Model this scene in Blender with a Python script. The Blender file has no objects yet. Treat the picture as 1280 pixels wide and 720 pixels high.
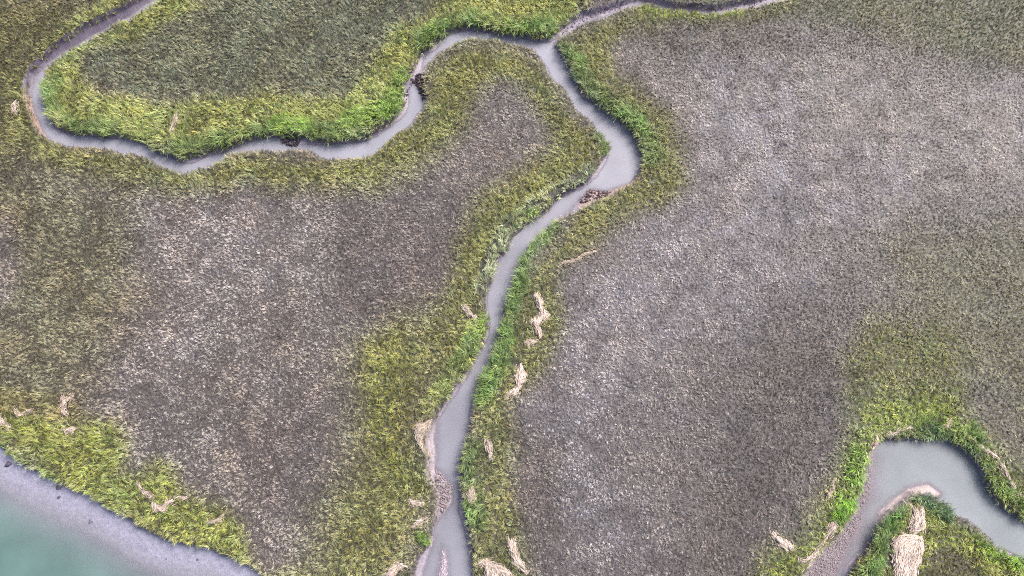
import bpy, math, random
import numpy as np

rng = np.random.default_rng(11)
random.seed(11)
SC = bpy.context.scene
COL = SC.collection
R = math.radians

# ------------------------------------------------------------------ camera numbers (a drone looking down, tilted a little)
H = 80.0
TILT = R(15)
TH = 0.70                       # tan of half the horizontal view
ct, st = math.cos(TILT), math.sin(TILT)


def W(px, py, z=0.0):
    """where the photo's pixel (1280 x 720) meets the level z"""
    px = np.asarray(px, float); py = np.asarray(py, float)
    u = (px - 640) / 640 * TH; v = (360 - py) / 640 * TH
    dx, dy, dz = u, v * ct + st, v * st - ct
    t = (z - H) / dz
    return dx * t, dy * t


def P(x, y, z=0.0):
    dz = z - H
    depth = y * st - dz * ct
    up = y * ct + dz * st
    return 640 + x / depth / TH * 640, 360 - up / depth / TH * 640


def lin(c):
    c = np.asarray(c, float) / 255
    return np.where(c <= 0.04045, c / 12.92, ((c + 0.055) / 1.055) ** 2.4)


# ------------------------------------------------------------------ numpy noise and distances
_T = rng.random((256, 256))


def vnoise(x, y):
    xi = np.floor(x).astype(int); yi = np.floor(y).astype(int)
    fx = x - xi; fy = y - yi
    fx = fx * fx * (3 - 2 * fx); fy = fy * fy * (3 - 2 * fy)
    a = _T[xi & 255, yi & 255]; b = _T[(xi + 1) & 255, yi & 255]
    c = _T[xi & 255, (yi + 1) & 255]; d = _T[(xi + 1) & 255, (yi + 1) & 255]
    return (a * (1 - fx) + b * fx) * (1 - fy) + (c * (1 - fx) + d * fx) * fy


def fbm(x, y, s, o=3, k=0):
    t = 0; a = 1; n = 0
    for i in range(o):
        t = t + a * vnoise(x / s + 17.3 * (i + k), y / s + 9.1 * (i + 2 * k)); n += a
        a *= .5; s *= .5
    return t / n * 2 - 1


def smooth(a, b, x):
    t = np.clip((x - a) / (b - a), 0, 1)
    return t * t * (3 - 2 * t)


def seg_dist(x, y, pts, closed=True):
    d = np.full(x.shape, 1e12); n = len(pts)
    for i in range(n if closed else n - 1):
        ax, ay = pts[i]; bx, by = pts[(i + 1) % n]
        ex, ey = bx - ax, by - ay
        t = np.clip(((x - ax) * ex + (y - ay) * ey) / (ex * ex + ey * ey + 1e-12), 0, 1)
        d = np.minimum(d, (x - ax - t * ex) ** 2 + (y - ay - t * ey) ** 2)
    return np.sqrt(d)


def inside(x, y, pts):
    r = np.zeros(x.shape, bool); n = len(pts)
    for i in range(n):
        ax, ay = pts[i]; bx, by = pts[(i + 1) % n]
        if ay == by: continue
        c = ((ay > y) != (by > y)) & (x < (bx - ax) * (y - ay) / (by - ay) + ax)
        r ^= c
    return r


def sdf(x, y, pts):
    d = seg_dist(x, y, pts)
    return np.where(inside(x, y, pts), d, -d)


def catmull(pts, n=3, closed=False):
    pts = np.asarray(pts, float); m = len(pts); out = []
    for i in range(m if closed else m - 1):
        g = (lambda k: pts[k % m]) if closed else (lambda k: pts[min(max(k, 0), m - 1)])
        p0, p1, p2, p3 = g(i - 1), g(i), g(i + 1), g(i + 2)
        for j in range(n):
            t = j / n
            out.append(.5 * (2 * p1 + (p2 - p0) * t + (2 * p0 - 5 * p1 + 4 * p2 - p3) * t * t + (3 * p1 - p0 - 3 * p2 + p3) * t ** 3))
    if not closed: out.append(pts[-1])
    return np.array(out)


# ------------------------------------------------------------------ the outlines of the tidal creeks
ZW = -.75                       # level of the water
MODE = {'w': ZW, 'l': -0.25, 'g': 0.3}   # foot of a bank one sees / its top edge / grass top that hides the bank


def bank(s):
    """'x,y m x,y x,y m ...' to ground points; m holds until the next one"""
    out = []; m = 'w'
    for tok in s.split():
        if tok in MODE: m = tok; continue
        a, b = tok.split(',')
        out.append([float(v) for v in W(float(a), float(b), MODE[m])])
    return out


inner = bank('l 260,-45 230,-22 202,2 187,15 167,25 140,37 113,53 93,65 73,77 58,88 g 54,102 54,120 60,140 w 72,155 '
             '82,164 110,171 143,171 173,176 187,185 207,193 230,199 250,198 267,191 293,182 320,174 340,172 360,173 '
             '387,177 420,177 453,175 470,168 487,152 500,138 505,127 503,110 510,100 520,83 525,72 540,60 553,47 567,41 '
             '587,38 613,40 640,44 660,48 680,51 689,47')
branch_top = bank('l 691,42 706,31 724,19 741,14 762,8 783,2 800,-3 822,-1 838,5 855,8 880,9 905,8 925,4 945,-1 965,-8 1010,-30 1060,-60')
branch_low = bank('g 1080,-38 1010,-8 970,1 956,5 938,9 914,15 891,16 867,15 844,13 830,10 818,5 799,5 781,10 760,19 736,26 715,38 696,50')
right = bank('w 700,67 712,85 718,100 727,117 743,132 767,150 783,158 793,173 800,188 805,202 803,213 g 796,224 784,233 769,241 '
             '753,249 738,254 724,262 709,269 698,275 687,284 673,300 655,320 647,343 637,366 630,388 625,409 624,428 614,452 '
             '601,473 597,492 594,512 587,540 577,567 575,590 578,613 582,640 587,670 592,693 595,720 604,790 620,880')
left = bank('l 500,880 508,790 517,720 520,707 527,690 537,677 542,657 547,643 548,630 547,613 538,597 537,577 535,553 537,537 '
            'w 544,521 549,512 561,497 573,478 583,463 592,447 600,432 608,417 611,400 608,383 605,367 610,358 615,343 620,328 '
            '632,313 640,298 653,285 667,272 683,262 693,253 712,240 728,232 740,220 755,201 762,188 g 763,177 750,165 737,150 '
            '720,137 715,125 703,110 690,98 682,86 673,72 668,62 657,56 640,54 627,51 607,47 590,46 567,54 553,63 543,72 535,83 '
            '528,97 530,113 532,128 523,143 510,160 497,165 480,180 467,192 450,197 430,197 407,199 393,192 380,187 340,187 320,189 '
            '300,191 283,195 267,206 247,211 230,215 213,212 193,203 167,193 140,187 113,182 93,183 67,177 53,168 42,153 35,140 '
            'l 33,123 35,100 43,83 57,70 73,55 100,38 133,20 177,-2 205,-28 235,-60')
main_creek = np.array(inner + branch_top + branch_low + right + left)
gully = np.array(bank('l 714,-30 719,0 724,24 734,20 730,0 724,-30'))
se_creek = np.array(bank('g 960,850 985,765 1010,713 1023,693 1047,670 1063,647 1075,617 1080,590 1085,570 1098,553 w 1107,546 1120,547 '
                         '1147,546 1173,547 1193,553 1207,563 1218,577 1227,593 1235,612 1243,625 1260,640 1280,652 1310,668 1360,690 1460,720 '
                         'g 1460,770 1360,735 1310,715 1280,702 1260,695 1247,690 1240,680 1227,667 1207,650 1190,642 1180,632 1170,623 1160,618 1147,617 '
                         '1137,623 1120,640 1107,650 1100,663 1090,680 1080,697 1070,713 1064,735 1040,790 1020,880'))
river = np.array(bank('g -900,150 -500,290 -260,420 -120,485 -60,515 -20,542 0,557 20,574 43,587 67,601 93,612 113,619 130,632 153,642 173,657 200,671 '
                      '227,679 260,684 287,694 310,707 323,714 335,730 342,760 350,830 360,1000 300,1500 -1500,1500'))
MAIN_C, SE_C, RIV_C = catmull(main_creek, 2, True), catmull(se_creek, 2, True), catmull(river, 2, True)


def pxpoly(s, z):
    pts = [tuple(map(float, t.split(','))) for t in s.split()]
    x, y = W([p[0] for p in pts], [p[1] for p in pts], z)
    return np.stack([x, y], 1)


# mud that lies bare at low tide: outline, height over the water, softness in metres
BARS = [
    ('240,-50 175,-2 133,18 100,36 70,53 52,72 38,86 30,105 30,128 36,126 40,112 46,98 60,80 86,63 106,52 134,36 162,22 192,2 240,-45', .16, .8),
    ('30,120 34,140 50,165 62,172 54,160 45,146 40,128', .10, .5),
    ('688,46 706,26 724,14 745,8 783,-4 830,-6 860,0 900,2 930,-4 970,-20 1060,-60 1080,-30 1000,-4 960,6 930,14 890,19 850,16 820,8 785,10 760,20 735,29 712,42 700,50', .10, .8),
    ('710,-30 718,24 734,20 730,-30', .22, .5),
    ('500,140 508,108 520,82 527,72 532,73 522,95 512,113 511,127 506,140', .08, .6),
    ('515,98 528,84 536,90 536,130 530,126 520,112', .10, .8),
    ('350,180 352,166 378,166 378,183 365,185', .08, .6),
    ('700,275 722,250 735,236 762,235 775,232 790,226 800,216 808,222 780,245 730,262', .12, .8),
    ('530,520 545,530 545,585 552,590 566,605 566,630 556,645 545,650 535,600', .14, .8),
    ('505,740 514,705 528,686 538,672 544,672 536,690 530,715 528,745', .12, .7),
    ('545,760 546,715 547,690 551,680 558,690 562,715 563,760', .06, .7),
    ('950,850 985,765 1008,713 1023,690 1047,668 1063,645 1075,615 1080,590 1086,566 1094,570 1090,597 1088,623 1077,655 1060,685 1046,722 1020,800 1000,880', .2, 2.2),
    ('1094,652 1099,638 1114,623 1134,609 1160,606 1178,616 1168,630 1147,632 1130,644 1108,662', .2, .7),
    ('1060,722 1072,700 1090,674 1100,655 1106,658 1096,680 1082,705 1072,730', .2, .5),
    ('1190,552 1207,560 1218,575 1228,592 1236,612 1246,626 1262,640 1284,650 1290,640 1240,600 1225,565', .10, .6),
]

# ------------------------------------------------------------------ terrain
DX = 0.2
xs = np.concatenate([[-420, -300, -200, -140, -105], np.arange(-84, 84.01, DX), [105, 140, 200, 300, 420]])
ys = np.concatenate([[-350, -230, -140, -95, -65], np.arange(-46, 72.01, DX), [90, 120, 170, 250, 380]])
GX, GY = np.meshgrid(xs, ys, indexing='ij')
wx = GX + .32 * fbm(GX, GY, 2.4, 3, 1); wy = GY + .32 * fbm(GX, GY, 2.4, 3, 5)
d_main = np.maximum(sdf(wx, wy, MAIN_C) + .22, sdf(wx, wy, gully))
d_se = sdf(wx, wy, SE_C) + .1
d_riv = sdf(wx, wy, RIV_C)
d_in = np.maximum(np.maximum(d_main, d_se), d_riv)          # > 0 inside a channel
marsh = .07 * fbm(GX, GY, 7, 3, 2) + .06 * fbm(GX, GY, 1.3, 2, 3) + .16 * np.exp(-np.maximum(-d_in, 0) / 4)
floor = ZW - .42 - .06 * fbm(GX, GY, 3, 2, 4)
bar_w = np.zeros_like(GX)
for s, h, soft in BARS:
    p = pxpoly(s, ZW)
    w_ = smooth(-soft, soft, sdf(wx, wy, p))
    bar_w = np.maximum(bar_w, w_)
    floor = floor * (1 - w_) + (ZW + h + .05 * fbm(GX, GY, 1.0, 2, 6)) * w_
wv = (.28 + .75 * fbm(GX, GY, 5, 3, 90)).clip(.02, .9)           # a shelf of slumped mud of uneven width under the banks
dcc = np.maximum(d_main, d_se)
sh = smooth(wv + .35, wv, dcc) * (dcc > 0)
floor = np.maximum(floor, floor * (1 - sh) + (ZW + .07 + .05 * fbm(GX, GY, 1.2, 2, 91)) * sh)
z_ch = np.where(np.maximum(d_main, d_se) > 0, floor + (marsh - floor) * (1 - smooth(.0, .36, np.maximum(d_main, d_se))), marsh)
dr = np.maximum(d_riv, 0)
z_riv = np.where(dr < 1.2, -.55 * smooth(0, .35, dr) - .12 * dr, -.694 - .10 * (dr - 1.2) - .2 * np.maximum(dr - 3.4, 0))
z_riv = np.maximum(z_riv, -5.0) + .025 * fbm(GX, GY, 2.2, 3, 7) * smooth(0, 1, dr)
GZ = np.where(d_riv > 0, np.minimum(marsh, marsh * (1 - smooth(0, .4, dr)) + z_riv), z_ch)

ix = lambda x: np.interp(x, xs, np.arange(len(xs)))
iy = lambda y: np.interp(y, ys, np.arange(len(ys)))


def samp(G, x, y):
    a = ix(x); b = iy(y)
    i = np.clip(a.astype(int), 0, len(xs) - 2); j = np.clip(b.astype(int), 0, len(ys) - 2)
    fa = a - i; fb = b - j
    if G.ndim == 3: fa = fa[:, None]; fb = fb[:, None]
    return (G[i, j] * (1 - fa) + G[i + 1, j] * fa) * (1 - fb) + (G[i, j + 1] * (1 - fa) + G[i + 1, j + 1] * fa) * fb


# ------------------------------------------------------------------ vegetation zones, painted in order: colour seen in the plants, height (m), outline in photo pixels
C_MAUVE = (144, 137, 133); C_DARK = (122, 114, 113); C_PALE = (167, 160, 158); C_OLIVE = (122, 125, 103); C_TAN = (132, 128, 105)
C_YEL = (144, 150, 92); C_YELD = (130, 131, 86); C_GRN = (116, 135, 86); C_PGRN = (160, 168, 134); C_VIV = (114, 139, 82); C_DGRN = (92, 116, 82)
ZONES = [  # (kind, colour, height, feather, points[, width for a stroke])
    ('p', C_TAN, .52, 70, '-400,-300 250,-300 240,60 90,140 60,180 180,250 200,330 150,430 110,520 60,560 -400,560'),
    ('p', C_MAUVE, .42, 18, '-60,260 12,270 22,320 10,380 -60,400'),
    ('p', (120, 118, 82), .55, 26, '-60,0 120,0 60,50 30,90 20,150 60,190 -60,200'),
    ('p', C_MAUVE, .42, 46, '215,262 330,240 450,240 520,220 590,140 620,110 680,150 660,190 600,235 570,300 560,370 470,420 430,480 420,600 380,690 300,620 220,590 170,560 130,500 150,440 190,380 180,320'),
    ('p', (156, 149, 148), .40, 50, '200,270 330,250 420,260 400,320 330,360 260,420 220,520 150,500 170,430 220,370 190,320'),
    ('p', (131, 122, 120), .42, 30, '430,250 520,230 590,250 570,330 540,390 440,390 400,330'),
    ('p', (134, 126, 124), .42, 26, '300,540 400,480 420,560 390,660 330,640'),
    ('p', C_OLIVE, .62, 14, '120,60 210,5 260,-60 680,-60 560,8 500,22 465,70 440,118 370,120 300,122 240,126 190,125 165,112 110,100'),
    # the big field to the right
    ('p', (144, 138, 139), .42, 22, '720,40 800,20 1400,-40 1400,900 600,900 640,560 650,500 700,400 705,330 850,250 880,190 780,100'),
    ('p', (122, 124, 98), .48, 34, '980,-200 1500,-200 1500,70 1260,82 1180,70 1090,40 1000,25 900,60 800,40 820,-100'),
    ('p', (130, 124, 118), .46, 22, '800,25 980,10 1000,60 900,90 820,70'),
    ('p', C_PALE, .40, 34, '770,70 860,90 960,90 1060,70 1160,100 1290,105 1400,110 1400,230 1200,240 1060,250 960,230 900,190 800,120'),
    ('p', (163, 157, 161), .40, 40, '860,150 1100,180 1150,260 1000,330 900,400 800,480 720,540 660,530 690,470 710,350 850,270'),
    ('p', (168, 163, 167), .40, 30, '880,80 960,80 1000,120 990,190 960,230 900,190'),
    ('p', (152, 147, 150), .40, 40, '700,500 760,560 800,640 790,720 730,720 700,640 680,560'),
    ('p', (120, 114, 112), .44, 60, '940,400 1060,380 1080,460 1050,560 1000,640 930,720 860,720 890,600 900,480'),
    ('p', (128, 120, 118), .44, 22, '640,540 690,560 700,640 690,720 640,720'),
    ('p', (136, 135, 112), .46, 60, '1110,290 1400,260 1400,560 1280,560 1210,480 1130,450'),
    ('p', (122, 114, 111), .46, 20, '770,90 800,80 840,130 870,180 860,200 830,150'),
    # yellow-green belts along the creeks
    ('p', C_YEL, .85, 12, '160,20 120,55 105,75 105,105 130,117 165,116 190,127 230,130 300,122 330,115 370,120 425,118 447,95 462,65 488,28 530,15 560,-10 620,-40 740,-40 724,14 690,44 640,44 570,40 530,70 505,130 470,168 400,178 330,174 240,198 180,180 80,165 50,120 60,86'),
    ('p', (138, 143, 88), .8, 12, '200,-10 230,-20 250,5 215,22 150,50 115,62'),
    ('p', (136, 140, 88), .8, 10, '130,-10 185,-12 130,20 70,56 40,84 28,120 30,150 20,140 22,100 50,50 90,25'),
    ('p', (134, 136, 86), .75, 22, '20,100 33,100 33,140 50,170 110,184 230,216 300,191 400,195 460,195 520,150 530,95 570,50 640,52 680,80 720,140 764,180 740,222 640,298 604,370 610,410 560,495 545,400 556,370 566,310 580,270 604,236 640,212 686,186 690,160 672,128 645,104 615,98 592,120 580,150 560,185 520,215 470,234 380,232 300,232 220,246 180,232 110,216 50,200 14,160'),
    ('p', C_YELD, .7, 52, '455,430 520,395 560,385 600,380 605,420 545,510 530,570 545,620 540,660 510,720 480,760 370,760 400,640 440,560 440,470'),
    ('p', (134, 138, 80), .75, 26, '460,440 500,410 520,440 500,480 490,540 520,560 540,600 530,620 490,600 470,540 450,480'),
    ('p', (134, 142, 82), .8, 17, '-60,480 0,488 60,520 140,522 152,560 150,590 165,590 190,578 212,588 226,612 268,622 300,650 312,690 330,712 380,716 400,760 340,760 300,702 200,672 110,620 0,558 -60,520'),
    ('p', (136, 130, 92), .6, 12, '-60,470 40,490 100,500 110,520 60,524 0,520 -60,510'),
    ('p', (130, 132, 90), .75, 18, '696,52 740,28 800,8 830,14 880,18 960,8 1000,-8 980,14 900,28 830,26 790,40 765,62 768,90 800,108 845,140 856,190 862,225 820,262 760,286 706,322 698,350 700,420 682,460 645,505 640,560 642,620 655,680 668,760 590,760 575,590 600,500 640,360 720,262 800,220 780,150 720,100'),
    ('p', (150, 160, 80), .7, 6, '800,6 830,11 880,17 930,13 930,20 880,24 830,19 795,14'),
    ('p', (146, 158, 84), .75, 32, '1100,480 1160,468 1205,480 1215,510 1240,545 1290,590 1290,650 1250,640 1190,552 1110,545 1080,590 1060,650 1010,720 990,760 920,760 960,700 1000,670 1040,600 1060,545 1076,505'),
    ('p', (132, 134, 92), .6, 26, '1090,400 1180,400 1220,440 1210,490 1100,490 1060,520 1060,450'),
    ('p', (146, 152, 88), .75, 12, '1140,617 1180,630 1240,682 1300,706 1400,760 1040,800 1070,713 1100,663'),
    ('p', (118, 116, 78), .5, 10, '1160,690 1190,680 1230,715 1240,760 1150,760'),
    ('p', (122, 130, 82), .7, 16, '1240,560 1300,600 1400,640 1400,700 1290,640 1250,610'),
    # bright tall grass right on the banks
    ('s', C_GRN, 1.1, 6, '66,100 60,130 70,148 90,160 130,164 170,166 200,180 235,188 260,182 290,172 330,164 370,164 420,166 450,163', 10),
    ('s', (122, 152, 72), 1.1, 6, '350,155 385,158', 9),
    ('s', (116, 146, 72), 1.1, 8, '440,150 480,138 495,120 505,95', 10),
    ('s', C_GRN, 1.15, 7, '525,55 545,36 575,26 620,28 650,34 680,36 700,30', 9),
    ('s', C_VIV, 1.2, 5, '527,50 545,36 560,30', 5),
    ('s', C_VIV, 1.2, 5, '642,32 672,34 688,38', 6),
    ('s', (110, 128, 84), 1.0, 7, '704,62 722,84 738,108 765,130 790,144 808,164 818,196', 10),
    ('s', C_VIV, 1.1, 4, '772,138 790,144 802,152 810,166', 4),
    ('s', C_VIV, 1.1, 5, '716,68 728,80', 5),
    ('s', (116, 146, 76), 1.0, 5, '752,164 762,176 760,190', 6),
    ('s', C_PGRN, 1.0, 5, '740,216 710,236 680,252 655,274 636,290 622,318 608,345 604,358', 11),
    ('s', (128, 150, 70), 1.0, 4, '668,262 640,282', 4),
    ('s', (114, 137, 82), 1.1, 6, '690,284 668,304 656,322 646,350 638,372 632,395 630,425 622,450 610,480 604,500', 11),
    ('s', C_VIV, 1.15, 5, '664,300 654,320 650,340', 6),
    ('s', C_VIV, 1.15, 5, '642,375 632,400 634,420', 6),
    ('s', C_VIV, 1.15, 5, '628,445 620,470 612,492', 7),
    ('s', (150, 160, 96), 1.0, 7, '596,410 590,430 575,455 550,490 535,512', 9),
    ('s', C_GRN, 1.1, 5, '594,420 582,440 560,465', 5),
    ('s', (120, 152, 62), 1.0, 4, '604,395 606,415', 4),
    ('s', (118, 152, 60), 1.0, 4, '526,668 532,678', 6),
    ('s', (116, 160, 56), 1.0, 4, '586,630 590,655', 4),
    ('s', (110, 130, 84), .95, 6, '590,560 586,585 592,610 600,650', 9),
    ('s', C_VIV, .95, 6, '1155,530 1190,536 1212,536 1225,552', 10),
    ('s', C_DGRN, .85, 5, '1120,541 1160,541 1200,546 1222,562 1236,588 1246,612', 6),
    ('s', C_VIV, .95, 5, '1246,585 1256,606 1268,622 1290,640', 8),
    ('s', (112, 148, 66), 1.0, 6, '1076,570 1066,600 1058,625 1050,648', 9),
    ('s', C_VIV, 1.3, 6, '1110,660 1104,685 1090,712 1080,735', 8),
    ('s', (104, 140, 70), 1.0, 5, '1128,640 1118,655', 7),
    ('s', C_DGRN, 1.1, 5, '1150,624 1175,636 1184,650', 6),
    ('s', (118, 150, 66), 1.05, 5, '1210,658 1235,690 1270,704 1300,716', 6),
    ('s', (112, 140, 66), .9, 5, '0,566 20,572 45,586 70,600', 5),
]
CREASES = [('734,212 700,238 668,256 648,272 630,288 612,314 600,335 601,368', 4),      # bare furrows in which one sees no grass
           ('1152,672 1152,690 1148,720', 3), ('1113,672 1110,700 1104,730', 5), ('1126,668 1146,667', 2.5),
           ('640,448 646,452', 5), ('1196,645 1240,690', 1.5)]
ux = np.arange(-84, 84.01, .4); uy = np.arange(-46, 72.01, .4)
UX, UY = np.meshgrid(ux, uy, indexing='ij')
QX, QY = P(UX, UY, .5)
far = np.clip((UY + 46) / 118, 0, 1)
QXw = QX + 15 * fbm(UX, UY, 7, 4, 8); QYw = QY + 15 * fbm(UX, UY, 7, 4, 12)
QXs = QX + 3.5 * fbm(UX, UY, 3, 2, 8); QYs = QY + 3.5 * fbm(UX, UY, 3, 2, 12)
UC = np.broadcast_to(lin(C_MAUVE), UX.shape + (3,)).copy(); UH = np.full(UX.shape, .45)
for zn in ZONES:
    pts = [tuple(map(float, t.split(','))) for t in zn[4].split()]
    if zn[0] == 'p':
        w_ = smooth(-zn[3], zn[3], sdf(QXw, QYw, pts))
    else:
        w_ = smooth(zn[5] + zn[3], zn[5] - zn[3] * .5, seg_dist(QXs, QYs, pts, False)) if zn[5] > zn[3] * .5 else smooth(zn[5] + zn[3], 0, seg_dist(QXs, QYs, pts, False))
        w_ = w_ * (.74 + .65 * fbm(UX, UY, 2.0, 2, 21)).clip(0, 1)
    UC = UC * (1 - w_[..., None]) + lin(zn[1]) * w_[..., None]
    UH = UH * (1 - w_) + (zn[2] if zn[0] == 'p' else zn[2] * 1.3) * w_
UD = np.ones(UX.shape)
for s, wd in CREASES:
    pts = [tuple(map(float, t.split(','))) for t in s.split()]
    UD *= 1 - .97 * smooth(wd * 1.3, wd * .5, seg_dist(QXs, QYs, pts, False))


def usamp(G, x, y):
    a = np.clip((x + 84) / .4, 0, len(ux) - 1.001); b = np.clip((y + 46) / .4, 0, len(uy) - 1.001)
    i = a.astype(int); j = b.astype(int); fa = a - i; fb = b - j
    if G.ndim == 3: fa = fa[:, None]; fb = fb[:, None]
    return (G[i, j] * (1 - fa) + G[i + 1, j] * fa) * (1 - fb) + (G[i, j + 1] * (1 - fa) + G[i + 1, j + 1] * fa) * fb


# ------------------------------------------------------------------ materials
def mat(name):
    m = bpy.data.materials.new(name); m.use_nodes = True
    nt = m.node_tree; nt.nodes.clear()
    return m, nt, nt.nodes.new, nt.links.new


def mat_ground():
    m, nt, N, L = mat('marsh_mud')
    out = N('ShaderNodeOutputMaterial'); b = N('ShaderNodeBsdfPrincipled'); L(b.outputs[0], out.inputs[0])
    a = N('ShaderNodeAttribute'); a.attribute_name = 'tint'
    tc = N('ShaderNodeNewGeometry')
    n = N('ShaderNodeTexNoise'); n.inputs['Scale'].default_value = 2.6; n.inputs['Detail'].default_value = 8; n.inputs['Roughness'].default_value = .7
    L(tc.outputs['Position'], n.inputs['Vector'])
    r = N('ShaderNodeMapRange'); r.inputs[1].default_value = .3; r.inputs[2].default_value = .72; r.inputs[3].default_value = .72; r.inputs[4].default_value = 1.22
    L(n.outputs['Fac'], r.inputs[0])
    mx = N('ShaderNodeMix'); mx.data_type = 'RGBA'; mx.blend_type = 'MULTIPLY'; mx.inputs[0].default_value = 1
    L(a.outputs['Color'], mx.inputs[6]); L(r.outputs[0], mx.inputs[7]); L(mx.outputs[2], b.inputs['Base Color'])
    b.inputs['Roughness'].default_value = .5; b.inputs['Specular IOR Level'].default_value = .35
    bp = N('ShaderNodeBump'); bp.inputs['Strength'].default_value = .5; bp.inputs['Distance'].default_value = .12
    n2 = N('ShaderNodeTexNoise'); n2.inputs['Scale'].default_value = 5; n2.inputs['Detail'].default_value = 6; L(tc.outputs['Position'], n2.inputs['Vector'])
    L(n2.outputs['Fac'], bp.inputs['Height']); L(bp.outputs[0], b.inputs['Normal'])
    return m


def mat_leaf(name, trans=.3):
    m, nt, N, L = mat(name)
    out = N('ShaderNodeOutputMaterial'); mix = N('ShaderNodeMixShader'); d = N('ShaderNodeBsdfDiffuse'); t = N('ShaderNodeBsdfTranslucent')
    a = N('ShaderNodeAttribute'); a.attribute_name = 'tint'
    L(a.outputs['Color'], d.inputs[0]); L(a.outputs['Color'], t.inputs[0])
    mix.inputs[0].default_value = trans
    L(d.outputs[0], mix.inputs[1]); L(t.outputs[0], mix.inputs[2]); L(mix.outputs[0], out.inputs[0])
    return m


def mat_water(name, shallow, deep, k_col, k_alpha):
    """silty water: the deeper it is, the less of the mud below it shows"""
    m, nt, N, L = mat(name)
    out = N('ShaderNodeOutputMaterial'); mix = N('ShaderNodeMixShader'); tr = N('ShaderNodeBsdfTransparent'); b = N('ShaderNodeBsdfPrincipled')
    a = N('ShaderNodeAttribute'); a.attribute_name = 'depth'
    g = N('ShaderNodeNewGeometry')

    def expo(k):
        e = N('ShaderNodeMath'); e.operation = 'MULTIPLY'; e.inputs[1].default_value = -k; L(a.outputs['Fac'], e.inputs[0])
        x = N('ShaderNodeMath'); x.operation = 'EXPONENT'; L(e.outputs[0], x.inputs[0])
        s = N('ShaderNodeMath'); s.operation = 'SUBTRACT'; s.inputs[0].default_value = 1; L(x.outputs[0], s.inputs[1]); return s.outputs[0]
    c = N('ShaderNodeMix'); c.data_type = 'RGBA'
    c.inputs[6].default_value = (*lin(shallow), 1); c.inputs[7].default_value = (*lin(deep), 1)
    L(expo(k_col), c.inputs[0])
    n = N('ShaderNodeTexNoise'); n.inputs['Scale'].default_value = .22; n.inputs['Detail'].default_value = 5; L(g.outputs['Position'], n.inputs['Vector'])
    r = N('ShaderNodeMapRange'); r.inputs[1].default_value = .3; r.inputs[2].default_value = .7; r.inputs[3].default_value = .74; r.inputs[4].default_value = .98; L(n.outputs['Fac'], r.inputs[0])
    mx = N('ShaderNodeMix'); mx.data_type = 'RGBA'; mx.blend_type = 'MULTIPLY'; mx.inputs[0].default_value = 1
    sl = N('ShaderNodeAttribute'); sl.attribute_name = 'painted_sheen'
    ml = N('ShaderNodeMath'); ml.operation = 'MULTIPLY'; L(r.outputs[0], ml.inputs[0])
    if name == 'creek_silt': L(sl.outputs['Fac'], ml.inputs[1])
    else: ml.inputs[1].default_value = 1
    L(c.outputs[2], mx.inputs[6]); L(ml.outputs[0], mx.inputs[7]); L(mx.outputs[2], b.inputs['Base Color'])
    b.inputs['Roughness'].default_value = .2; b.inputs['IOR'].default_value = 1.33
    bp = N('ShaderNodeBump'); bp.inputs['Strength'].default_value = .12; bp.inputs['Distance'].default_value = .05
    n2 = N('ShaderNodeTexNoise'); n2.inputs['Scale'].default_value = 3.5; n2.inputs['Detail'].default_value = 4; L(g.outputs['Position'], n2.inputs['Vector'])
    L(n2.outputs['Fac'], bp.inputs['Height']); L(bp.outputs[0], b.inputs['Normal'])
    L(expo(k_alpha), mix.inputs[0]); L(tr.outputs[0], mix.inputs[1]); L(b.outputs[0], mix.inputs[2]); L(mix.outputs[0], out.inputs[0])
    return m


M_GROUND = mat_ground()
M_GRASS = mat_leaf('cordgrass_blades', .3)
M_STRAW = mat_leaf('dead_reed_straw', .12)
M_SHELL = mat_leaf('oyster_shell', 0)


# ------------------------------------------------------------------ object helpers
def link(name, me, label, cat=None, kind=None, group=None, m=None):
    o = bpy.data.objects.new(name, me); COL.objects.link(o)
    o['label'] = label
    if cat: o['category'] = cat
    if kind: o['kind'] = kind
    if group: o['group'] = group
    if m: me.materials.append(m)
    return o


def np_mesh(name, V, loops, sizes, tint=None, smooth_=False):
    me = bpy.data.meshes.new(name)
    me.vertices.add(len(V)); me.vertices.foreach_set('co', np.ascontiguousarray(V, np.float32).ravel())
    me.loops.add(len(loops)); me.loops.foreach_set('vertex_index', np.ascontiguousarray(loops, np.int32))
    st_ = np.concatenate([[0], np.cumsum(sizes)[:-1]]).astype(np.int32)
    me.polygons.add(len(sizes)); me.polygons.foreach_set('loop_start', st_)
    me.polygons.foreach_set('loop_total', np.ascontiguousarray(sizes, np.int32))
    if smooth_: me.polygons.foreach_set('use_smooth', np.ones(len(sizes), bool))
    me.update(calc_edges=True)
    if tint is not None:
        at = me.attributes.new('tint', 'FLOAT_COLOR', 'POINT')
        c = np.ones((len(V), 4), np.float32); c[:, :3] = tint
        at.data.foreach_set('color', c.ravel())
    return me


def quads(nx, ny):
    i, j = np.meshgrid(np.arange(nx - 1), np.arange(ny - 1), indexing='ij')
    a = i * ny + j
    return np.stack([a, a + ny, a + ny + 1, a + 1], -1).reshape(-1, 4)


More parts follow.
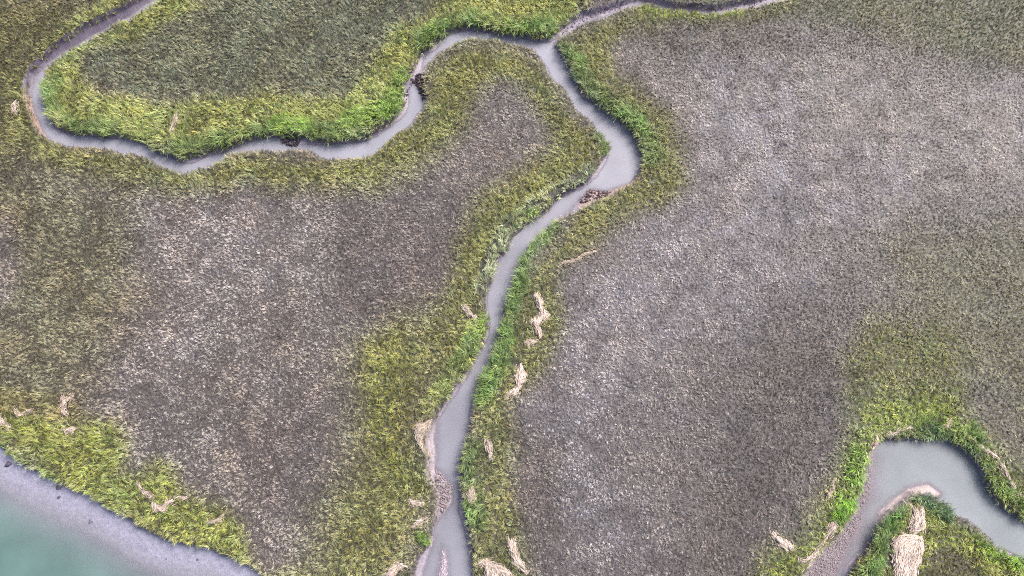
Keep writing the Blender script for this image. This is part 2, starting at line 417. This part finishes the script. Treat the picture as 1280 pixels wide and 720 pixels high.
# ground
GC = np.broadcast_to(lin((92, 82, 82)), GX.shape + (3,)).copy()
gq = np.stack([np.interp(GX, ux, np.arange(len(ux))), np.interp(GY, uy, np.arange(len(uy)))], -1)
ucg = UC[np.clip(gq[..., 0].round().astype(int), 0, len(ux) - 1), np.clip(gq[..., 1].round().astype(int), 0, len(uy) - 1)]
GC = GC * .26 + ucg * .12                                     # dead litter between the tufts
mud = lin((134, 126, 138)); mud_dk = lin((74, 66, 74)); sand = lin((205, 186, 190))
ch = smooth(.0, .3, np.maximum(d_main, d_se))[..., None]
GC = GC * (1 - ch) + mud * ch
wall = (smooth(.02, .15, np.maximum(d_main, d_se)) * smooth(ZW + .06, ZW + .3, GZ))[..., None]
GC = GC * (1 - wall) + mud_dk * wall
rv = smooth(.0, .5, d_riv)[..., None]
beach = lin((136, 134, 152)) * smooth(5, 0, d_riv)[..., None] + lin((138, 136, 144)) * (1 - smooth(5, 0, d_riv)[..., None])
GC = GC * (1 - rv) + beach * rv


def stain(s, c, soft, z=ZW):
    global GC
    w_ = (smooth(-soft, soft, sdf(wx, wy, pxpoly(s, z))) * (np.maximum(d_main, d_se) > 0))[..., None]
    GC = GC * (1 - w_) + lin(c) * w_


stain('240,-60 175,-2 133,18 100,36 70,53 52,72 38,86 30,105 30,140 36,138 40,112 46,98 60,80 86,63 106,52 134,36 162,22 190,2 240,-60', (80, 73, 88), .5)
stain('30,118 32,140 50,168 60,172 52,158 42,140 40,125', (141, 120, 112), .4)
stain('696,46 712,24 730,10 783,-6 830,-6 880,-4 960,-20 960,0 900,10 860,10 830,8 785,6 755,14 730,24 712,36', (122, 114, 128), .6)
stain('530,520 544,530 544,600 566,605 566,630 556,645 545,650 535,600', (134, 124, 130), .5)
stain('1000,800 1008,713 1023,690 1047,668 1063,645 1075,615 1080,590 1086,566 1094,570 1090,597 1088,623 1077,655 1060,685 1046,722 1020,800', (112, 102, 105), .8)
stain('1094,654 1099,640 1114,624 1134,610 1160,607 1178,617 1165,630 1147,630 1130,642 1110,662', (150, 136, 136), .4)
stain('1060,728 1074,700 1091,674 1101,655 1107,660 1098,682 1084,706 1074,732', (102, 78, 70), .3)
stain('720,258 735,236 762,235 775,232 800,216 808,222 780,245 730,262', (141, 122, 120), .4)
sp = (smooth(.35, .6, fbm(GX, GY, .9, 3, 31)) * rv[..., 0] * smooth(6, 1, d_riv) * .35)[..., None]
GC = GC * (1 - sp) + lin((112, 106, 130)) * sp
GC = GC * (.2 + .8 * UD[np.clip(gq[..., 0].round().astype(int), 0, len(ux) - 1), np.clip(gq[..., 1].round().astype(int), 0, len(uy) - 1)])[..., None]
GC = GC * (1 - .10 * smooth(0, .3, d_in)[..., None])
Q = quads(len(xs), len(ys))
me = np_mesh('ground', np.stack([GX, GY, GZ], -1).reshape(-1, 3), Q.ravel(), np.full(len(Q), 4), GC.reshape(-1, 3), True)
link('ground', me, 'low salt marsh mud cut by winding tidal creeks', None, 'structure', None, M_GROUND)


def water(name, label, own, m):
    wet = (GZ < ZW + .02) & own
    f = Q[wet.reshape(-1)[Q].any(1)]
    u, inv = np.unique(f, return_inverse=True)
    V = np.stack([GX, GY, np.full_like(GX, ZW)], -1).reshape(-1, 3)[u]
    me = np_mesh(name, V, inv.ravel(), np.full(len(f), 4), None, True)
    at = me.attributes.new('depth', 'FLOAT', 'POINT')
    at.data.foreach_set('value', np.maximum(ZW - GZ.reshape(-1)[u], 0).astype(np.float32))
    at = me.attributes.new('painted_sheen', 'FLOAT', 'POINT')
    at.data.foreach_set('value', (.80 + .20 * smooth(4, 42, V[:, 1])).astype(np.float32))  # reflected light put into the creek colour: brighter towards the far end
    link(name, me, label, None, 'structure', None, m)


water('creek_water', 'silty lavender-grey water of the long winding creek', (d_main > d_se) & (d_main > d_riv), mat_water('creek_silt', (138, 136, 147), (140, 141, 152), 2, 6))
water('inlet_water', 'grey-green water in the curved inlet round the grassy spit', (d_se >= d_main) & (d_se > d_riv), mat_water('inlet_silt', (134, 126, 136), (122, 133, 137), 3.0, 5))
water('river_water', 'pale teal river water off the muddy shore', (d_riv >= d_main) & (d_riv >= d_se), mat_water('river_silt', (140, 136, 150), (82, 107, 103), 2.0, 2.6))

# ------------------------------------------------------------------ mats of dead reeds
WRACK_G = 'mats of dead reeds washed onto the marsh'
WRACK = [  # outline in photo pixels, label
    ('669,368 677,374 679,384 687.5,394 685,398 675,404 676,413 677,421 672,417 668,407 663,401 667,398 672.5,394 671.5,383', 'pinkish arrow-shaped mat of dead reeds with a wide right lobe, beside bright green creek grass'),
    ('651.7,456.7 656.7,464 656.7,471 653,479 647.5,488 640,494 631.7,497.5 639,488 645,481.7 645,473 644,468 648,461', 'pale spindle-shaped reed mat with frayed tail, below the arrow-shaped mat by the creek'),
    ('170,602.6 175,607.5 179,612.4 189.6,618 187.7,622 183,620 177,619 174,611', 'small tapering reed mat on yellow-green grass just above the hook-shaped mat near the river'),
    ('189.6,627 194.5,630 203,631 207,624 212,625 218,621 230.5,620 230.5,623.6 220,623.6 212,629 208,634 206,638.6 198,638.6 191.6,635', 'hook-shaped reed mat with a long thin arm on the grass near the river shore'),
    ('1117,689 1115,680 1126,671 1139,670 1151,671 1155.5,681 1153,695 1147,710 1145,722 1140,745 1112,745 1118,722', 'largest mat of pale pink dead reeds, combed lengthwise down the grassy spit'),
    ('1137.5,628 1143,635 1147,641 1150,632.5 1153,631 1157,646 1155.5,660 1147,664 1137.5,664 1140,650.5 1141.7,637', 'forked pale reed mat at the tip of the spit, above the largest mat'),
    ('634,672 639,675.5 644.5,674 645.5,689 651,700 658,708 660,715.5 651,711 642,704 638,693 634,684', 'two-pronged reed mat leaning along the edge of the grey field beside the creek mouth'),
    ('597,706.7 604,700 613,702 627,708 638,717 640,730 609,730 605.5,711', 'broad combed reed mat at the bottom edge, right of the long creek'),
    ('968,666.7 980,675 990,681.7 991.7,686.7 981.7,686.7 973,680', 'leaf-shaped pale reed mat alone between dark field and yellow-green grass'),
    ('998,698 1008,695 1023,683 1031.7,671.7 1035,658 1043,651.7 1048,658 1040,665 1033,673 1023,690 1006.7,711.7 1015,698 1005,701', 'long forked reed strand along the west bank of the curved inlet'),
    ('1045,600 1043,610 1036.7,623 1035,618 1041.7,607', 'thin upright reed strand in green grass above the forked strand by the inlet'),
    ('522,529.5 528,528.5 541,523.6 534,537 527,547 529,560.6 534,567 530,566 522.5,553 517.5,541', 'brownish frayed reed heap on the left bank where the long creek widens'),
    ('510,625 528,627.5 526,631 517,631', 'short flat reed mat on the grass just left of the oyster bar'),
    ('513,657.5 521,650 530,648 525,653 517,659', 'slanting small reed mat just above a bright green tuft on the left creek bank'),
    ('478,722 490,708 500,705 512,708 497,712 488,724', 'branching reed mat at the bottom edge on the left bank of the creek'),
    ('75,494 80,499 88,496 84,502 81,509 82,518 77,516 78,507 72,512 75,503', 'upright reed mat at the top of the yellow-green river fringe'),
    ('15,510 23,517 38,512 30,519 20,519', 'small V-shaped reed mat near the left edge above the river fringe'),
    ('-3,521 4,527 12,532 10,535 3,532 -3,534', 'stubby reed mat cut by the left edge of the river fringe'),
    ('78,536 92,537 89,543 80,541', 'tiny pale reed mat in the middle of the yellow-green river fringe'),
    ('213,163 218,143 223,140 220,153 216,165', 'slim upright reed mat in bright grass inside the upper left creek bend'),
    ('14,134 19,126 21,130 18,140', 'little reed mat outside the far left creek bend'),
    ('605,552 610,551 615,557 615,573 610,570', 'small upright reed mat in dark grass right of the oyster bar'),
    ('583,617 592,607 594,623 587,630', 'brown reed mat low on the right bank opposite the oyster bar'),
    ('1215,547 1229,556 1244,568 1261,591 1273,613 1278,624 1268,611 1253,588 1240,569 1225,556', 'long curving reed line along the crest of the green east bank of the inlet'),
    ('1177,531 1184,529 1190,523 1189,528 1193,531 1186,532 1180,536', 'greyish reed tangle in bright green grass above the inlet'),
    ('1108,543 1124,537 1137,532.5 1141,534 1126,540 1112,545', 'flat reed band along the upper left rim of the inlet'),
    ('1087,569 1092,553 1098,546 1098,555', 'narrow reed streak on the left corner of the inlet rim'),
    ('577,382 586,386 593,393 595,399 587,396', 'small ragged reed mat on the left bank at the narrow of the creek'),
    ('655,428 663,425 672,425 663,430 662,436', 'thin twisted reed strand between the arrow-shaped and the spindle-shaped mats'),
    ('700,329 720,321 743,312.5 744,314.5 721,324 701,332', 'long straight pale reed line at the edge of the light grey field'),
    ('260,650 273,646 281,639 276,651 264,654', 'thin reed streak right of the hook-shaped mat near the river'),
]
wr_polys = []
STRAW = lin((184, 168, 158)); STRAW_G = lin((172, 158, 144))
for wi, (s, label) in enumerate(WRACK):
    p = pxpoly(s, .45); wr_polys.append(p)
    pc = catmull(p, 3, True)
    lo, hi = p.min(0) - .5, p.max(0) + .5
    ce = (lo + hi) / 2
    g = .11
    ax_ = np.arange(lo[0], hi[0] + g, g); ay_ = np.arange(lo[1], hi[1] + g, g)
    AX, AY = np.meshgrid(ax_, ay_, indexing='ij')
    JX = AX + rng.uniform(-.03, .03, AX.shape); JY = AY + rng.uniform(-.03, .03, AX.shape)
    S = sdf(JX + .3 * fbm(JX, JY, .7, 3, wi), JY + .3 * fbm(JX, JY, .7, 3, wi + 40), pc)
    base = samp(GZ, JX.ravel(), JY.ravel()).reshape(JX.shape)
    Z = np.maximum(base, -.9) + np.where(S > -.02, .10 + .36 * np.clip(S / .35, 0, 1) ** .6 + .10 * fbm(JX, JY, .5, 2, wi + 3), 0)
    qf = quads(*AX.shape)
    f = qf[(S.ravel()[qf] > -.02).all(1)]
    u, inv = np.unique(f, return_inverse=True)
    V = [np.stack([JX, JY, Z], -1).reshape(-1, 3)[u]]; L_ = [inv.ravel()]; SZ = [np.full(len(f), 4)]
    warm = STRAW if wi not in (11, 22, 24, 19, 10, 29, 28, 30) else STRAW_G
    if wi in (4, 5, 0, 1, 8): warm = warm * 1.22              # the thick mats are the most bleached
    T = [warm * rng.uniform(.3, .75, (len(u), 1))]
    off = len(u)
    # straws laid along the mat's length
    area = float((S > 0).sum() * g * g)
    n = int(min(2600, 60 + area * 95))
    n2 = n // 9                                                # stray stems round the mat
    ii = np.concatenate([rng.choice(np.flatnonzero((S > -.1).ravel()), n - n2), rng.choice(np.flatnonzero((S > -.45).ravel()), n2)])
    cx = JX.ravel()[ii] + rng.uniform(-.08, .08, n); cy = JY.ravel()[ii] + rng.uniform(-.08, .08, n); cz = Z.ravel()[ii]
    m_ = len(pc); mid = (pc + np.roll(pc, -1, 0)) / 2; dv = np.roll(pc, -1, 0) - pc
    dv = dv * np.where((dv @ np.array([.35, 1.0]))[:, None] < 0, -1, 1)
    wgt = 1 / (.05 + ((cx[:, None] - mid[None, :, 0]) ** 2 + (cy[:, None] - mid[None, :, 1]) ** 2)) ** 1.5
    tx = (wgt * dv[None, :, 0]).sum(1); ty = (wgt * dv[None, :, 1]).sum(1)
    an = np.arctan2(ty, tx) + rng.normal(0, .28, n)
    ln = rng.uniform(.35, 1.0, n) * (.55 + .45 * min(1, area / 4)); wd = rng.uniform(.012, .035, n)
    dx, dy = np.cos(an), np.sin(an); nx, ny = -dy, dx
    zz = cz + rng.uniform(.01, .13, n)
    v = np.empty((n, 6, 3))
    for k, (t, lift) in enumerate(((-.5, -.04), (0, .05), (.5, -.03))):
        bx = cx + dx * ln * t + nx * ln * .06 * (abs(t) * 2) * np.sign(rng.uniform(-1, 1, n)); by = cy + dy * ln * t
        for e, sg in enumerate((-1, 1)):
            v[:, 2 * k + e, 0] = bx + nx * wd * sg; v[:, 2 * k + e, 1] = by + ny * wd * sg; v[:, 2 * k + e, 2] = zz + lift + rng.uniform(-.03, .03, n) * (k != 1)
    V.append(v.reshape(-1, 3))
    b6 = np.arange(n)[:, None] * 6 + off
    L_.append((b6[:, :, None] + np.array([[0, 2, 3, 1], [2, 4, 5, 3]])[None]).reshape(-1)); SZ.append(np.full(2 * n, 4))
    T.append(np.repeat(warm * rng.uniform(.5, 1.25, (n, 1)) * rng.normal(1, .03, (n, 3)), 6, 0))
    V = np.concatenate(V); z0 = float(samp(GZ, ce[:1], ce[1:])[0])
    V -= np.array([ce[0], ce[1], z0])
    me = np_mesh('reed_mat', V, np.concatenate(L_), np.concatenate(SZ), np.concatenate(T).clip(0, .9))
    o = link('reed_mat', me, label, 'dead reeds', None, WRACK_G, M_STRAW)
    o.location = (ce[0], ce[1], z0)

# ------------------------------------------------------------------ oyster clusters and clods
def ico():
    t = (1 + 5 ** .5) / 2
    v = np.array([(-1, t, 0), (1, t, 0), (-1, -t, 0), (1, -t, 0), (0, -1, t), (0, 1, t), (0, -1, -t), (0, 1, -t), (t, 0, -1), (t, 0, 1), (-t, 0, -1), (-t, 0, 1)], float)
    f = np.array([(0, 11, 5), (0, 5, 1), (0, 1, 7), (0, 7, 10), (0, 10, 11), (1, 5, 9), (5, 11, 4), (11, 10, 2), (10, 7, 6), (7, 1, 8), (3, 9, 4), (3, 4, 2), (3, 2, 6), (3, 6, 8), (3, 8, 9), (4, 9, 5), (2, 4, 11), (6, 2, 10), (8, 6, 7), (9, 8, 1)])
    return v / np.linalg.norm(v[0]), f


IV, IF = ico()


def lumps(px_, py_, r, col, var, flat=.6, z_of=None):
    n = len(px_)
    a = rng.uniform(0, 6.28, n); ca, sa = np.cos(a), np.sin(a)
    sc = np.stack([r * rng.uniform(.7, 1.5, n), r * rng.uniform(.4, .8, n), r * rng.uniform(.7, 1.3, n) * flat], 1)
    v = IV[None] * rng.uniform(.7, 1.25, (n, 12, 1)) * sc[:, None, :]
    V = np.empty_like(v)
    V[..., 0] = v[..., 0] * ca[:, None] - v[..., 1] * sa[:, None] + px_[:, None]
    V[..., 1] = v[..., 0] * sa[:, None] + v[..., 1] * ca[:, None] + py_[:, None]
    V[..., 2] = v[..., 2] + (samp(GZ, px_, py_) + .3 * r * flat)[:, None]
    F = (np.arange(n)[:, None, None] * 12 + IF[None]).reshape(-1)
    t = np.repeat(np.asarray(col)[None] * rng.uniform(1 - var, 1 + var, (n, 1)) * rng.normal(1, .05, (n, 3)), 12, 0)
    return V.reshape(-1, 3), F, np.full(n * 20, 3), t.clip(.01, .8)


def in_poly(s, n, z=ZW + .1, center=0):
    p = pxpoly(s, z); lo, hi = p.min(0), p.max(0); o = []
    while len(o) < n:
        q = rng.uniform(lo, hi, (400, 2)); d = sdf(q[:, 0], q[:, 1], p)
        q = q[d > 0]; o.extend(q.tolist())
    o = np.array(o[:n]); return o[:, 0], o[:, 1]


OYS = [
    ('516,100 522,92 532,93 536,104 530,110 532,122 526,124 518,112', 170, .19, (66, 56, 64), 'dark oyster cluster on the right side of the creek at its narrow S-bend'),
    ('354,168 362,164 374,166 376,176 370,183 360,181 352,178', 150, .19, (64, 57, 65), 'dark oyster clump poking from the upper bank below bright green grass'),
    ('722,247 732,236 750,234 764,240 757,247 740,250 728,255', 210, .14, (84, 70, 74), 'reddish brown oyster bed on the inside bank where the creek bends sharply'),
    ('543,582 552,582 560,594 567,606 564,622 554,640 547,640 545,612', 420, .13, (122, 112, 116), 'pale pinkish oyster bar in the lower creek along its left bank'),
]
for s, n, r, c, label in OYS:
    x, y = in_poly(s, n)
    V, F, S_, T = lumps(x, y, r * rng.uniform(.5, 1.2, n), lin(c), .45, .8)
    ce = np.array([x.mean(), y.mean(), V[:, 2].min()])
    o = link('oyster_cluster', np_mesh('oyster_cluster', V - ce, F, S_, T), label, 'oysters', None, 'oyster clusters in the creek', M_SHELL); o.location = ce
for px_, py_, r, label in ((11, 581, .36, 'blurred dark mud clod in the shallows at the far left of the river shore'), (75, 610, .34, 'darkest mud clod lying against the grass edge of the river shore'),
                           (74, 622, .2, 'small grey mud clod just below the darkest one on the river shore'), (113, 652, .2, 'small faint mud clod in the middle of the pale river shore'),
                           (247, 700, .16, 'tiny mud clod on the pale shore near the bottom edge')):
    x, y = W(px_, py_, -.75)
    n = 5; xx = x + rng.normal(0, r * .45, n); yy = y + rng.normal(0, r * .6, n)
    V, F, S_, T = lumps(xx, yy, r * rng.uniform(.5, .9, n), lin((88, 84, 98)), .2, .5)
    ce = np.array([x, y, V[:, 2].min()])
    o = link('mud_clod', np_mesh('mud_clod', V - ce, F, S_, T, True), label, 'mud clod', None, 'mud clods on the river shore', M_SHELL); o.location = ce
# loose shell and clods strewn over the flats: nobody could count them
parts = []
for s, n, r, c in (('1000,760 1010,713 1024,692 1048,668 1064,645 1076,615 1081,590 1086,568 1091,572 1089,600 1086,625 1074,655 1056,690 1040,730', 1500, .085, (128, 118, 124)),
                   ('28,105 32,140 50,166 42,150 40,120', 60, .1, (120, 92, 92)), ('1212,560 1222,575 1232,594 1240,612 1236,612 1228,594 1216,577', 60, .12, (150, 140, 155)),
                   ('543,690 551,680 561,700 561,720 546,722', 160, .08, (178, 160, 168)), ('700,44 724,20 780,4 780,8 730,26', 200, .1, (110, 100, 116)),
                   ('830,8 860,2 920,2 960,0 930,12 880,14', 220, .1, (100, 90, 108)), ('500,128 510,104 518,90 514,108 506,134', 60, .12, (84, 72, 88)),
                   ('5,566 60,602 130,640 210,690 240,700 200,700 110,648 40,606', 90, .06, (120, 112, 140))):
    x, y = in_poly(s, n)
    parts.append(lumps(x, y, r * rng.uniform(.4, 1.3, n), lin(c), .4, .6))
o0 = 0; F_ = []
for V, F, S_, T in parts: F_.append(F + o0); o0 += len(V)
link('shell_rubble', np_mesh('shell_rubble', np.concatenate([p[0] for p in parts]), np.concatenate(F_), np.concatenate([p[2] for p in parts]), np.concatenate([p[3] for p in parts])),
     'loose shell and clods strewn over the bare mudflats', None, 'stuff', None, M_SHELL)

# ------------------------------------------------------------------ the grass: every tuft a handful of bent blades
SP = .24
gx = np.arange(-82, 82, SP); gy = np.arange(-44, 70, SP)
TX, TY = np.meshgrid(gx, gy, indexing='ij')
TX = (TX + rng.uniform(-.6, .6, TX.shape) * SP).ravel(); TY = (TY + rng.uniform(-.6, .6, TY.shape) * SP).ravel()
qx, qy = P(TX, TY, .4)
k = (qx > -150) & (qx < 1430) & (qy > -110) & (qy < 840)
TX, TY = TX[k], TY[k]
dI = samp(d_in, TX, TY)
k = ((dI < .3 + rng.normal(0, .1, len(dI))) & (samp(GZ, TX, TY) > ZW + .12) & (samp(d_riv, TX, TY) < .05))
for p in wr_polys:
    b = (TX > p[:, 0].min() - .1) & (TX < p[:, 0].max() + .1) & (TY > p[:, 1].min() - .1) & (TY < p[:, 1].max() + .1)
    j = np.flatnonzero(b)
    if len(j): k[j[sdf(TX[j], TY[j], p) > .04]] = False
k &= rng.random(len(TX)) < usamp(UD, TX, TY)
TX, TY, dI = TX[k], TY[k], dI[k]
N_ = len(TX)
TZ = samp(GZ, TX, TY)
hgt = .7 * usamp(UH, TX, TY) * rng.uniform(.7, 1.25, N_) * (1 + .18 * fbm(TX, TY, 1.6, 2, 50))
col = usamp(UC, TX, TY)
PALE = smooth(.24, .36, col.mean(1))                        # the silvery, matted parts of the big field
KG = 1.12 + .2 * smooth(.36, .56, hgt)
val = KG * np.exp((.40 - .12 * PALE) * rng.normal(0, 1, N_).clip(-2, 1.8)) * (1 + .2 * fbm(TX, TY, 3.2, 3, 60) + (.3 + .4 * PALE) * fbm(TX, TY, 1.35, 3, 61))
hue = rng.normal(0, 1, N_) * (.02 + .04 * smooth(.36, .54, hgt)) + .08 * fbm(TX, TY, 4, 3, 62)
col = col * val.clip(.2, 1.9)[:, None] * np.stack([1 + hue, np.ones(N_), 1 - hue], 1)
e = .3
gxd = samp(d_in, TX + e, TY) - samp(d_in, TX - e, TY); gyd = samp(d_in, TX, TY + e) - samp(d_in, TX, TY - e)
edge = np.exp(-np.maximum(-dI, 0) / .55)
ph = rng.normal(0, 1.15, N_) + 5.5 * fbm(TX, TY, 3.0, 2, 77)
wind = 1.5 * fbm(TX, TY, 9, 2, 70) + 2.3
lx = np.cos(ph) + .55 * np.cos(wind) + .7 * edge * gxd / (2 * e); ly = np.sin(ph) + .55 * np.sin(wind) + .7 * edge * gyd / (2 * e)
ph = np.arctan2(ly, lx)
NB = 7
kinds = (('dry_marsh_grass', hgt < .37, 'short grey-mauve dry marsh grass over the inner fields'),
         ('creekside_grass', hgt >= .37, 'taller green and yellow-green cordgrass lining the creeks and the river'))
for name, sel, label in kinds:
    j = np.flatnonzero(sel); n = len(j)
    B = np.repeat(j, NB); m_ = len(B)
    h = hgt[B] * rng.uniform(.7, 1.15, m_)
    a = ph[B] + rng.normal(0, .38, m_)
    lean = rng.uniform(.45, 1.25, m_)                         # radians from upright at the tip
    ln = h * 1.25
    wd = (.016 + .013 * h) * rng.uniform(.7, 1.3, m_)
    bx = TX[B] + rng.normal(0, .06, m_); by = TY[B] + rng.normal(0, .06, m_); bz = TZ[B] - .03
    dx, dy = np.cos(a), np.sin(a)
    tw = a + np.pi / 2 + rng.normal(0, .5, m_); nx, ny = np.cos(tw), np.sin(tw)
    r1 = ln * .5 * np.sin(lean * .55); z1 = ln * .5 * np.cos(lean * .55)
    r2 = r1 + ln * .5 * np.sin(lean * 1.25); z2 = z1 + ln * .5 * np.cos(lean * 1.25)
    V = np.empty((m_, 5, 3), np.float32)
    for q, (rr, zz, w_, sg) in enumerate(((0, 0, .8, -1), (0, 0, .8, 1), (r1, z1, 1, 1), (r1, z1, 1, -1), (r2, z2, 0, 0))):
        V[:, q, 0] = bx + dx * rr + nx * wd * w_ * sg; V[:, q, 1] = by + dy * rr + ny * wd * w_ * sg; V[:, q, 2] = bz + zz
    b5 = (np.arange(m_) * 5)[:, None]
    lp = (b5 + np.array([[0, 1, 2, 3, 3, 2, 4]])).reshape(-1)
    sz = np.tile([4, 3], m_)
    cb = col[B] * rng.uniform(.75, 1.25, (m_, 1))
    dead = (rng.random(m_) < .2)[:, None] * .7                # some blades in every tuft have died back to straw
    lum = cb.mean(1, keepdims=True)
    cb = cb * (1 - dead) + lum * np.array([1.22, 1.12, .92]) * dead
    c = np.repeat(cb, 5, 0)
    link(name, np_mesh(name, V.reshape(-1, 3), lp, sz, c.clip(.004, .85)), label, None, 'stuff', None, M_GRASS)
    print(name, n, m_)

# ------------------------------------------------------------------ light, sky, camera
SUN_EL, SUN_AZ = R(50), R(50)              # from the far side, a little to the left: azimuth clockwise from +Y
w = bpy.data.worlds.new('World'); SC.world = w; w.use_nodes = True
nt = w.node_tree; nt.nodes.clear()
sky = nt.nodes.new('ShaderNodeTexSky'); sky.sky_type = 'NISHITA'; sky.sun_disc = False
sky.sun_elevation = SUN_EL; sky.sun_rotation = SUN_AZ
sky.air_density = 1.0; sky.dust_density = 6.0; sky.ozone_density = 1.0
bg = nt.nodes.new('ShaderNodeBackground'); bg.inputs[1].default_value = .08
wo = nt.nodes.new('ShaderNodeOutputWorld'); nt.links.new(sky.outputs[0], bg.inputs[0]); nt.links.new(bg.outputs[0], wo.inputs[0])
sd = bpy.data.lights.new('sun', 'SUN'); sd.energy = 1.4; sd.angle = R(26); sd.color = (1, .975, .94)
so = bpy.data.objects.new('sun', sd); COL.objects.link(so)
so.rotation_euler = (math.pi / 2 - SUN_EL, 0, math.pi - SUN_AZ) if False else (0, 0, 0)
import mathutils
to_sun = mathutils.Vector((math.sin(SUN_AZ) * math.cos(SUN_EL), math.cos(SUN_AZ) * math.cos(SUN_EL), math.sin(SUN_EL)))
so.rotation_euler = to_sun.to_track_quat('Z', 'Y').to_euler(); so.location = to_sun * 200
cd = bpy.data.cameras.new('camera'); cam = bpy.data.objects.new('camera', cd); COL.objects.link(cam)
cd.sensor_width = 36; cd.lens = 18 / TH; cd.clip_end = 3000; cd.clip_start = 1
cam.location = (0, 0, H); cam.rotation_euler = (TILT, 0, 0)
SC.camera = cam
vs = SC.view_settings
vs.view_transform = 'Standard'; vs.look = 'None'; vs.gamma = 1; vs.use_curve_mapping = False; vs.exposure = 1.84
SC.cycles.use_denoising = False; SC.cycles.filter_width = 1.1; SC.cycles.sample_clamp_indirect = 3; SC.cycles.use_adaptive_sampling = False
SC.cycles.max_bounces = 6; SC.cycles.diffuse_bounces = 3; SC.cycles.transparent_max_bounces = 6
